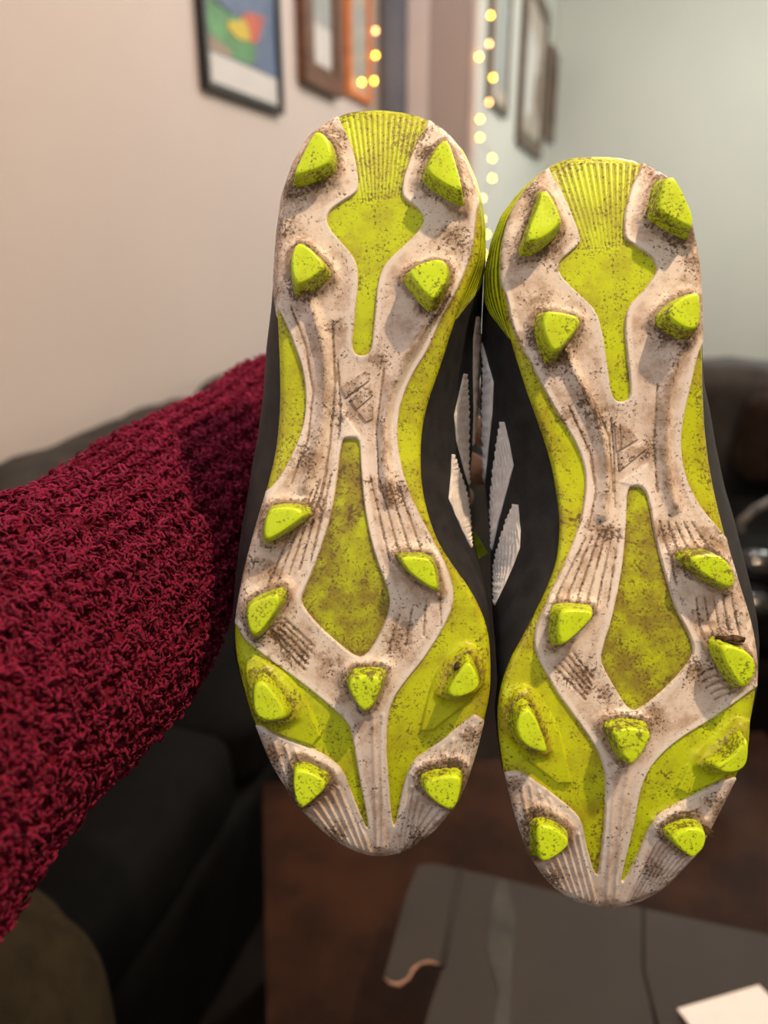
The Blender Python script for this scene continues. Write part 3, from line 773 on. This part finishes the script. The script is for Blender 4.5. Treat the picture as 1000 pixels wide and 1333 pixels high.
    for le, re, ser, mat_s in [(a, b, 0, M['lace']) for a, b, c in S['stripes'] if c] + [(*t, M['stripe']) for t in S['stripes']]:
        under = -0.0005 if mat_s is M['lace'] else 0.0
        le, re = np.asarray(le, float), np.asarray(re, float)
        n1, n2s = 72, 13
        tl = np.linspace(0, len(le) - 1, n1)
        rows = []
        for i, t in enumerate(tl):
            k = min(int(t), len(le) - 2); fr = t - k
            a = le[k] + (le[k + 1] - le[k]) * fr; b = re[k] + (re[k + 1] - re[k]) * fr
            saw = ((i % 4) / 4.0) * 2.6
            wdt = abs(b[0] - a[0])
            if ser == 1: b = b - np.array([min(saw, 0.3 * wdt), 0])
            if ser == 2: a = a + np.array([min(saw, 0.3 * wdt), 0])
            row = []
            for j in range(n2s):
                p = a + (b - a) * j / (n2s - 1)
                d = Vector(((p[0] - CX) / F_PX, (CY - p[1]) / F_PX, -1.0))
                hit = bvh.ray_cast(org, d.normalized())
                row.append((hit[0], hit[1], d))
            rows.append(row)
        grid = []
        lastz = None
        for row in rows:
            g = []
            for hp, hn, d in row:
                if hp is None or (hp - org).length > 0.40:
                    z = lastz if lastz is not None else -0.045
                    tpar = (z - org.z) / d.z
                    hp = org + d * tpar; hn = -d.normalized()
                else:
                    lastz = hp.z
                    if hn.dot(d) > 0: hn = -hn
                g.append((hp, hn))
            grid.append(g)
        V3, F3 = [], []
        for layer in (0.0007, -0.0004):
            for i, g in enumerate(grid):
                for j, (hp, hn) in enumerate(g):
                    rib = (0.00022 * math.cos(j * math.pi + i * 0.55) + under) if layer > 0 else 0
                    edge = -0.0004 if (layer > 0 and (j in (0, n2s - 1) or i in (0, n1 - 1))) else 0
                    V3.append(hp + hn * (layer + rib + edge))
        st = n1 * n2s
        for i in range(n1 - 1):
            for j in range(n2s - 1):
                a = i * n2s + j
                F3.append((a, a + 1, a + n2s + 1, a + n2s)); F3.append((st + a, st + a + n2s, st + a + n2s + 1, st + a + 1))
        for i in range(n1 - 1):
            a = i * n2s; F3.append((a, a + n2s, st + a + n2s, st + a)); a += n2s - 1; F3.append((a, st + a, st + a + n2s, a + n2s))
        o = mk('stripe' if not under else 'stripe_edging', V3, F3, mat_s, root, False)
        o['label'] = 'white serrated textile stripe' if not under else 'thin lime edging under the stripe'
    # dried mud pressed against some studs
    for (mx, my, rx, ry) in S['mud']:
        w0 = float(wb(mx, my)) - 0.006
        V4, F4 = [], []
        nu, nv = 14, 9
        c = P3(np.array([mx * 1.0]), np.array([my * 1.0]), np.array([w0]))[0]
        for a in range(nv + 1):
            for b in range(nu):
                th, ph = math.pi * a / nv, 2 * math.pi * b / nu
                dv3 = Vector((math.sin(th) * math.cos(ph), math.sin(th) * math.sin(ph), math.cos(th)))
                k = 1 + 0.55 * noise.noise(dv3 * 2.1 + Vector((mx, my, 0))) + 0.35 * noise.noise(dv3 * 5 + Vector((my, mx, 0)))
                V4.append((c[0] + dv3.x * rx * 0.0003 * k, c[1] + dv3.y * ry * 0.0003 * k, c[2] + dv3.z * 0.0035 * k))
        for a in range(nv):
            for b in range(nu):
                F4.append((a * nu + b, (a + 1) * nu + b, (a + 1) * nu + (b + 1) % nu, a * nu + (b + 1) % nu))
        mk('mud_clump', V4, F4, M['mud'], root, True)['label'] = 'dried brown mud stuck to a stud'
    # tongue and laces on the instep side
    qq = np.linspace(0.34, 0.62, 14)
    V5, F5 = [], []
    for i, q_ in enumerate(qq):
        yy = y0 + q_ * (y1 - y0)
        cx_ = float((side_x(l_side, yy) + side_x(r_side, yy)) / 2)
        for j in range(7):
            px = cx_ + (j - 3) * 11
            p0 = P3(np.array([px]), np.array([yy]), np.array([0.075]))[0]
            p0[2] = -0.2
            hit = bvh.ray_cast(Vector(p0), Vector((0, 0, 1)))
            z = hit[0].z if hit[0] is not None else -0.07
            V5.append((p0[0], p0[1], min(z, -0.05) - 0.002 - (0.008 if i < 2 else 0)))
    for i in range(13):
        for j in range(6):
            a = i * 7 + j; F5.append((a, a + 7, a + 8, a + 1))
    o = mk('tongue', V5, F5, M['grey_pad'], root, True)
    sm = o.modifiers.new('thickness', 'SOLIDIFY'); sm.thickness = 0.004
    for i in range(2, 12, 2):
        row = [Vector(V5[i * 7 + j]) - Vector((0, 0, 0.004)) for j in range(7)]
        tube('lace', row, 0.0022, M['lace'], root, 8)
    return root, P3, (ox, oy)


shoe_a, P3a, offa = build_shoe(LEFT, 'football_boot', 'muddy lime and off-white studded boot sole nearest the maroon sleeve')
shoe_b, P3b, offb = build_shoe(RIGHT, 'football_boot', 'muddy lime and off-white studded boot sole farther from the maroon sleeve')
# lime lace end poking out between the boots, on the first boot
tab = [(611, 690), (617, 692), (624, 701), (635, 720), (621, 729), (611, 722)]
tp = P3a(np.array([p[0] for p in tab], float), np.array([p[1] for p in tab], float), np.array([0.066, 0.066, 0.064, 0.06, 0.062, 0.066]))
lt = prism('lace_loop', [Vector(p) for p in tp], (0.001, 0.0, 0.0025), M['lace'], shoe_a)
lt['label'] = 'lime lace end'

# ------------------------------------------------------------------ the arm: sleeve and hand
def cl(px, py, z):                                             # camera-frame point
    return Vector(((px - CX) * z / F_PX, (CY - py) * z / F_PX, -z))


A0, A1 = cl(304, 606, 0.475), cl(3, 878, 0.295)
ax = (A1 - A0)
person = empty('person', label='arm in a thick maroon fleece sleeve holding up the boots', cat='person',
               matrix=CAM @ Matrix.Translation(A0))
axn = ax.normalized()
e_a = axn.cross(Vector((0, 1, 0))).normalized()
e_b = axn.cross(e_a).normalized()
LEN = ax.length


def sleeve_point(s, th, extra=0.0):
    """s = 0 at the shoe, 1 at the picture's edge."""
    r = np.interp(s, [-0.35, 0, 1, 2.3], [0.043, 0.0460, 0.0555, 0.066])
    bulge = 0.0022 * np.sin(s * 9 + 1.3 * np.sin(th)) + 0.0028 * np.sin(2 * th + s * 4) + 0.0015 * np.sin(3 * th - s * 7)
    rib = 0.0011 * np.cos(th * 30 + 0.5 * np.sin(s * 11))
    rr = r + bulge + rib + extra
    base = np.outer(s, np.array(ax))
    return base + np.outer(rr * np.cos(th), np.array(e_a)) + np.outer(rr * np.sin(th), np.array(e_b))


ns, nt = 150, 240
sg = np.linspace(-0.35, 1.9, ns); tg = np.linspace(0, 2 * np.pi, nt, endpoint=False)
SS, TT = np.meshgrid(sg, tg, indexing='ij')
V = sleeve_point(SS.ravel(), TT.ravel())
F_ = np.array([(i * nt + k, i * nt + (k + 1) % nt, (i + 1) * nt + (k + 1) % nt, (i + 1) * nt + k) for i in range(ns - 1) for k in range(nt)])
sleeve = mk('robe_sleeve', V, F_, M['sleeve'], person, True)
sleeve['label'] = 'thick maroon fleece sleeve'
# fleece pile: curled tufts
NTUFT = 57000
ts = rng.uniform(-0.35, 1.9, NTUFT); th = rng.uniform(0, 2 * np.pi, NTUFT)
root_p = sleeve_point(ts, th, -0.0006)
nrm = np.outer(np.cos(th), np.array(e_a)) + np.outer(np.sin(th), np.array(e_b))
tan1 = np.tile(np.array(axn), (NTUFT, 1)); tan2 = np.cross(nrm, tan1)
clump = np.sin(ts * 80 + 2.0 * np.sin(th * 13)) * np.sin(th * 33 + 1.5 * np.sin(ts * 40)) + 0.5 * np.sin(ts * 171 + th * 23)
ribf = np.cos(th * 30 + 0.5 * np.sin(ts * 11))
ln = (0.0031 + 0.0007 * clump + 0.0008 * ribf) * rng.uniform(0.8, 1.25, NTUFT)
ph = rng.uniform(0, 2 * np.pi, NTUFT) * 0.75 + 1.6 * np.sin(ts * 60 + th * 11) + 1.0
spin = rng.choice([-1, 1], NTUFT) * rng.uniform(0.8, 2.0, NTUFT)
wd = 0.00080 * rng.uniform(0.75, 1.35, NTUFT)
VV = np.zeros((NTUFT, 13, 3))
pos = root_p
for j, (up_, out_, ww) in enumerate(((0, 0, 1.0), (0.55, 0.16, 1.1), (0.36, 0.42, 1.0), (0.02, 0.46, 0.75))):
    pj = ph + spin * j * 0.55
    lean = np.cos(pj)[:, None] * tan1 + np.sin(pj)[:, None] * tan2
    pos = pos + nrm * (ln * up_)[:, None] + lean * (ln * out_)[:, None]
    side_v = np.cross(nrm, lean)
    for k in range(3):
        a_ = 2 * np.pi * k / 3
        off = math.cos(a_) * side_v + math.sin(a_) * (nrm * (0.8 if j > 1 else 0.1) + lean * (0.4 if j > 1 else 0.9))
        VV[:, j * 3 + k] = pos + off * (wd * ww)[:, None]
VV[:, 12] = pos + lean * (wd * 0.6)[:, None] - nrm * (wd * 0.5)[:, None]
tri = []
for j in range(3):
    for k in range(3):
        q2 = (k + 1) % 3
        tri += [(j * 3 + k, j * 3 + q2, j * 3 + 3 + q2), (j * 3 + k, j * 3 + 3 + q2, j * 3 + 3 + k)]
tri += [(9, 10, 12), (10, 11, 12), (11, 9, 12)]
tri = np.array(tri)
FF = (np.arange(NTUFT)[:, None, None] * 13 + tri[None]).reshape(-1, 3)
tm = NT('maroon_fleece_pile', 0.95, 0.03)
rv = tm.attr('tone')
tm.color(tm.mix(rv, (0.105, 0.006, 0.021), (0.265, 0.017, 0.060)))
tm.b.inputs['Sheen Weight'].default_value = 0.15
tm.b.inputs['Sheen Tint'].default_value = (0.8, 0.25, 0.35, 1)
tone = np.repeat(np.clip(0.45 + 0.25 * clump + rng.normal(0, 0.2, NTUFT), 0, 1), 13)
pile = mk('fleece_pile', VV.reshape(-1, 3), FF, tm.m, sleeve, True, dict(tone=tone), kind='stuff')


def skin_chain(bm_pts, edges, radii, name, mat, parent, root=0):
    me = bpy.data.meshes.new(name)
    me.from_pydata([tuple(p) for p in bm_pts], edges, [])
    o = bpy.data.objects.new(name, me); COL.objects.link(o); o.parent = parent
    o.modifiers.new('skin', 'SKIN')
    me.skin_vertices.new() if not me.skin_vertices else None
    for i, r in enumerate(radii):
        me.skin_vertices[0].data[i].radius = (r, r)
    me.skin_vertices[0].data[root].use_root = True
    s = o.modifiers.new('smooth', 'SUBSURF'); s.levels = 2; s.render_levels = 2
    me.materials.append(mat)
    return o


# forearm, palm, four fingers and a thumb, hooked over the insteps behind the boots
wr = cl(368, 548, 0.515)
hp = [A0, wr, cl(412, 550, 0.495), cl(455, 554, 0.470)]
he = [(0, 1), (1, 2), (2, 3)]
hr = [0.026, 0.022, 0.024, 0.022]
knuck = [(505, 505), (510, 545), (507, 583), (500, 618)]
tips = [[(560, 500, .432), (600, 508, .418), (632, 520, .405)], [(565, 545, .432), (608, 556, .418), (645, 568, .405)],
        [(562, 590, .431), (604, 604, .417), (640, 620, .404)], [(548, 628, .430), (582, 640, .418), (612, 654, .408)]]
for k, tpp in zip(knuck, tips):
    i0 = len(hp); hp.append(cl(k[0], k[1], 0.452)); hr.append(0.0125); he.append((3, i0))
    for j, t3 in enumerate(tpp):
        hp.append(cl(*t3)); hr.append((0.0095, 0.0088, 0.0075)[j]); he.append((i0 + j, i0 + j + 1))
i0 = len(hp)
for j, t3 in enumerate([(425, 505, .470), (455, 470, .445), (490, 448, .425)]):
    hp.append(cl(*t3)); hr.append((0.0135, 0.011, 0.0085)[j]); he.append((2 if j == 0 else i0 + j - 1, i0 + j))
hand = skin_chain([p - A0 for p in hp], he, hr, 'hand', M['skin'], person, 1)
hand['label'] = 'bare hand gripping the boots from behind'

# ------------------------------------------------------------------ sofa along the wall
sofa = empty('sofa', (-0.8, 1.4, 0), 'charcoal upholstered sofa along the pinkish wall under the map', 'sofa')
def soft_w(name, c, s, r, mat, parent, **k):
    return soft(name, Vector(c) - parent.location, s, r, mat, parent, **k)
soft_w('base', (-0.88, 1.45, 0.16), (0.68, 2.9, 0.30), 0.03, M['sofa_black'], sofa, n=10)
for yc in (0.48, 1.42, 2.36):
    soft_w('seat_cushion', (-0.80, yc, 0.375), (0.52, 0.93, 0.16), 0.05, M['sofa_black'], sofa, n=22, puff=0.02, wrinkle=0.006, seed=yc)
for yc, zt in ((0.48, 0.0), (1.42, 0.0), (2.36, 0.02)):
    soft_w('back_cushion', (-1.06, yc, 0.62 + zt / 2), (0.28, 0.945, 0.375 + zt), 0.10, M['sofa'], sofa, n=30, puff=0.012, wrinkle=0.016, seed=yc * 3)
soft_w('armrest', (-0.87, 2.97, 0.36), (0.68, 0.18, 0.60), 0.07, M['sofa'], sofa, n=14, puff=0.01)
soft_w('armrest', (-0.87, -0.08, 0.36), (0.68, 0.18, 0.60), 0.07, M['sofa'], sofa, n=14, puff=0.01)

# second dark seat beyond the boots
chair = empty('armchair', (0.8, 2.2, 0), 'dark charcoal armchair back seen past the boot on the far side', 'armchair')
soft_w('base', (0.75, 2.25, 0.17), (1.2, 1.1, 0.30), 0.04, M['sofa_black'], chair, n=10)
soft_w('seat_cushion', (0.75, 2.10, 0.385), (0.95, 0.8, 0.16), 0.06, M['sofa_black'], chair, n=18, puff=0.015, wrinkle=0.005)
soft_w('backrest', (0.75, 2.72, 0.58), (1.25, 0.26, 0.52), 0.09, M['sofa'], chair, n=26, puff=0.01, wrinkle=0.012, seed=4)
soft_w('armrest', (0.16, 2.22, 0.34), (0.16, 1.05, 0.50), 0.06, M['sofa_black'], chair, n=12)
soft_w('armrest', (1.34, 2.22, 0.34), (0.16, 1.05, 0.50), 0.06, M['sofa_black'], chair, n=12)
th_ = soft('blanket', (0.75, 2.52, 0.64), (0.8, 0.14, 0.28), 0.05, M['brown_throw'], None, n=20, puff=0.01, wrinkle=0.02, seed=9)
tag(th_, 'dark brown blanket leaning against the back of the armchair', 'blanket')

bag = empty('duffel_bag', (0.66, 1.75, 0.46), 'dark navy bag with a grey strap and glossy trim on the armchair', 'bag')
soft_w('bag_body', (0.70, 1.82, 0.62), (0.62, 0.40, 0.32), 0.12, M['bag'], bag, n=24, puff=0.02, wrinkle=0.022, seed=2)
def bp(px, py, dep): return cam_point(px, py, dep) - bag.location
tube('strap', [bp(958, 690, 1.50), bp(968, 677, 1.49), bp(983, 663, 1.49), bp(1000, 654, 1.50), bp(1030, 640, 1.54)], 0.0085, M['strap'], bag)
for px, py, dep, r in ((985, 660, 1.475, 0.0045), (966, 690, 1.47, 0.004)):
    c = bp(px, py, dep)
    tube('buckle', [c + Vector((-r, 0, 0)), c + Vector((r, 0, 0))], r, M['strap'], bag, 14)
for px, py, dep, r in ((984, 738, 1.42, 0.032), (1010, 742, 1.42, 0.034), (980, 790, 1.38, 0.03)):
    o = soft('pocket', bp(px, py, dep), (r * 2.4, r * 2, r * 2), r * 0.95, M['gloss'], bag, n=12)

# ------------------------------------------------------------------ table, box, paper
TZ = 0.36
tdir = Vector((-0.446, 0.895, 0)).normalized(); tper = Vector((0.895, 0.446, 0)).normalized()
t0 = Vector((-0.20, 0.33, 0))
table = empty('coffee_table', (0.2, 0.8, 0), 'low dark brown table carrying the grey cardboard box', 'table')
cor = [t0, t0 + tdir * 0.68, t0 + tdir * 0.68 + tper * 0.9, t0 + tper * 0.9]
prism('table_top', [Vector((p.x, p.y, TZ)) - table.location for p in cor], (0, 0, 0.035), M['table'], table)
cc = sum(cor, Vector()) / 4
for p in cor:
    l = p + (cc - p) * 0.12 - table.location
    tube('leg', [Vector((l.x, l.y, 0)), Vector((l.x, l.y, TZ - 0.03))], 0.025, M['table'], table, 10)

BZ = 0.50
bx0 = on_plane(750, 1260, 2, BZ)
cbox = empty('cardboard_box', (bx0.x, bx0.y, TZ), 'flattened dark grey cardboard box with a torn flap below the boots', 'box')
def bpz(px, py, z=BZ): return on_plane(px, py, 2, z) - cbox.location
main = [(600, 1132), (640, 1140), (720, 1160), (836, 1182), (836, 1262), (846, 1300), (856, 1352), (548, 1352), (560, 1310), (576, 1262)]
prism('top_panel', [bpz(*p) for p in main], (0, 0, 0.004), M['box'], cbox)
rp = [(840, 1183), (1000, 1217), (1075, 1232), (1110, 1360), (862, 1352), (850, 1300), (840, 1262)]
prism('side_panel', [bpz(*p, BZ - 0.001) for p in rp], (0, 0, 0.004), M['box'], cbox)
fl = [(545, 1126), (565, 1124), (597, 1131), (574, 1258), (560, 1252), (548, 1254), (538, 1262), (532, 1274), (520, 1281), (508, 1279), (500, 1272), (512, 1228), (530, 1162)]
prism('torn_flap', [bpz(*p, BZ + 0.002) for p in fl], (0, 0, 0.004), M['box'], cbox)
tube('crease', [bpz(599, 1132, BZ + 0.001), bpz(588, 1190, BZ + 0.001), bpz(576, 1258, BZ + 0.001)], 0.0032, M['box'], cbox)
te = [(574, 1257), (560, 1252), (548, 1254), (538, 1262), (532, 1274), (520, 1282), (508, 1280), (500, 1272)]
tube('torn_edge', [bpz(*p, BZ + 0.001) for p in te], [0.001, 0.0016, 0.0012, 0.0018, 0.0014, 0.0021, 0.0016, 0.0008], M['box_edge'], cbox)['label'] = 'raw pinkish torn cardboard edge'
tube('crease', [bpz(838, 1183, BZ), bpz(838, 1262, BZ), bpz(848, 1302, BZ), bpz(858, 1352, BZ)], 0.0018, M['dark'], cbox)
prism('packing_tape', [bpz(*p, BZ + 0.0012) for p in [(648, 1143), (660, 1146), (672, 1196), (666, 1260), (664, 1352), (640, 1352), (650, 1290), (634, 1236), (640, 1180)]], (0, 0, 0.001), M['tape'], cbox)
bodyp = [(612, 1146), (1060, 1240), (1090, 1340), (600, 1352)]
pts = [on_plane(*p, 2, BZ) for p in bodyp]
prism('box_body', [Vector((p.x, p.y, BZ - 0.006)) - cbox.location for p in pts], (0, 0, BZ - 0.006 - TZ - 0.001), M['box'], cbox)

pp = [(882, 1313), (988, 1282), (1040, 1335), (930, 1375)]
paper = prism('paper_sheet', [on_plane(*p, 2, BZ + 0.004) for p in pp], (0, 0, 0.0008), M['paper'])
tag(paper, 'blank white paper sheet lying on the grey box', 'paper')

# olive-brown fabric under the sleeve
cu = on_plane(-240, 1550, 2, 0.60)
cush = soft('cushion', cu, (0.34, 0.40, 0.25), 0.11, M['olive'], None, n=34, puff=0.012, wrinkle=0.010, seed=11,
            rot=Matrix.Rotation(0.45, 3, 'Z'))
tag(cush, 'olive-brown soft fabric cushion bulging up below the maroon sleeve', 'cushion')


# ------------------------------------------------------------------ pictures on the walls
def picture(name, label, X, ya, yb, za, zb, fw, fm, pieces, depth=0.03, group='framed pictures on the walls'):
    root = empty(name, (X, (ya + yb) / 2, za), label, 'picture', group)
    o = root.location
    def b(nm, y0_, y1_, z0_, z1_, x0_, x1_, mat, bev=0.0):
        return box(nm, X + x0_ - o.x, X + x1_ - o.x, y0_ - o.y, y1_ - o.y, z0_ - o.z, z1_ - o.z, mat, root, bev)
    b('backing', ya + 0.003, yb - 0.003, za + 0.003, zb - 0.003, 0.002, depth * 0.45, M['print_white'])
    for s in ((ya, yb, za, za + fw), (ya, yb, zb - fw, zb), (ya, ya + fw, za + fw, zb - fw), (yb - fw, yb, za + fw, zb - fw)):
        b('frame_bar', *s, 0.001, depth, fm, min(0.004, fw * 0.3))
    iw, ih = yb - ya - 2 * fw, zb - za - 2 * fw
    for i, (poly, mat) in enumerate(pieces):
        pl = [Vector((depth * 0.45 + 0.0012 * (i + 1), ya + fw + u * iw - o.y, za + fw + v * ih - o.z)) for u, v in poly]
        prism('print', pl, (0.001, 0, 0), mat, root)
    return root


R1 = lambda a, b, c, d: [(a, c), (b, c), (b, d), (a, d)]
picture('framed_map', 'black framed poster with green, yellow and red patches on blue', XA, 2.215, 2.745, 1.62, 2.32, 0.022, M['frame_black'], [
    (R1(0, 1, 0.13, 1), M['print_blue']),
    ([(0.0, 0.14), (0.35, 0.135), (0.60, 0.14), (0.68, 0.20), (0.64, 0.26), (0.55, 0.31), (0.0, 0.34)], M['print_green']),
    ([(0.0, 0.13), (0.30, 0.13), (0.34, 0.155), (0.1, 0.19), (0.0, 0.185)], M['print_brown']),
    ([(0.54, 0.245), (0.64, 0.235), (0.72, 0.27), (0.82, 0.38), (0.58, 0.36), (0.48, 0.33)], M['print_red']),
    ([(0.28, 0.245), (0.42, 0.225), (0.58, 0.24), (0.57, 0.29), (0.50, 0.325), (0.42, 0.295), (0.30, 0.28)], M['print_yellow']),
    ([(0.0, 0.34), (0.35, 0.31), (0.5, 0.38), (0.3, 0.55), (0.0, 0.55)], M['print_blue'])])
picture('framed_print', 'brown wooden frame with a pale print beside the map', XA, 2.925, 3.31, 1.755, 2.32, 0.075, M['frame_brown'], [
    (R1(0.06, 0.94, 0.03, 0.97), M['print_white']), (R1(0.06, 0.94, 0.35, 0.97), M['print_grey'])], 0.045)
picture('framed_print', 'orange framed picture by the warm fairy lights and door', XA, 3.43, 3.72, 1.79, 2.32, 0.03, M['frame_orange'], [
    (R1(0, 1, 0, 1), M['print_tan']), (R1(0.2, 0.85, 0.12, 0.7), M['print_grey'])], 0.03)
picture('framed_print', 'pale print in a thin dark frame nearest the hanging fairy lights', XB, 4.22, 4.80, 1.86, 2.75, 0.035, M['frame_dark'], [
    (R1(0, 1, 0, 1), M['print_tan']), (R1(0.3, 0.95, 0.1, 0.95), M['print_grey'])], 0.03)
picture('framed_print', 'largest brown framed picture on the pale far wall', XB, 5.25, 6.40, 1.79, 2.74, 0.09, M['frame_dark'], [
    (R1(0, 1, 0, 1), M['print_tan']), ([(0.1, 0.1), (0.5, 0.2), (0.6, 0.7), (0.2, 0.8)], M['print_white']), ([(0.5, 0.3), (0.9, 0.2), (0.9, 0.6), (0.6, 0.5)], M['print_brown'])], 0.04)
picture('framed_print', 'small brown framed picture farthest along the pale wall', XB, 6.75, 7.2, 1.98, 2.62, 0.12, M['frame_dark'], [
    (R1(0, 1, 0, 1), M['print_brown'])], 0.04)


# ------------------------------------------------------------------ fairy lights
def string_lights(label, bulbs, axis, val, start):
    pts = [on_plane(px, py, axis, val) for px, py, _ in bulbs]
    root = empty('string_lights', pts[-1], label, 'fairy lights', 'warm fairy lights')
    wire = []
    allp = [on_plane(*start, axis, val)] + pts
    for a, b in zip(allp[:-1], allp[1:]):
        for t in (0, 0.33, 0.66): wire.append(a.lerp(b, t) - root.location + Vector((0, 0, -0.006 * math.sin(t * math.pi))))
    wire.append(allp[-1] - root.location)
    tube('wire', wire, 0.0014, M['wire'], root, 6)
    V0, F0 = [], []
    nu, nv = 12, 8
    for a in range(nv + 1):
        for b in range(nu):
            t_, p_ = math.pi * a / nv, 2 * math.pi * b / nu
            V0.append((0.0062 * math.sin(t_) * math.cos(p_), 0.0062 * math.sin(t_) * math.sin(p_), 0.0085 * math.cos(t_)))
    for a in range(nv):
        for b in range(nu): F0.append((a * nu + b, (a + 1) * nu + b, (a + 1) * nu + (b + 1) % nu, a * nu + (b + 1) % nu))
    for p, (_, _, dim) in zip(pts, bulbs):
        mk('bulb', V0, F0, M['bulb_dim' if dim else 'bulb'], root, True).location = p - root.location
    return root


string_lights('strand of warm fairy lights hanging at the wall corner beside the tall prints',
              [(639, 20, 0), (637, 57, 1), (624, 74, 0), (642, 101, 0), (637, 133, 1), (625, 155, 0), (625, 179, 0), (641, 206, 0), (641, 232, 0), (628, 258, 1), (627, 285, 0), (633, 305, 0), (632, 332, 0)], 1, YJ - 0.03, (630, -40))
string_lights('short strand of warm fairy lights by the orange framed picture',
              [(489, 40, 1), (489, 72, 0), (487, 105, 0), (471, 107, 0)], 0, XA + 0.05, (489, -30))
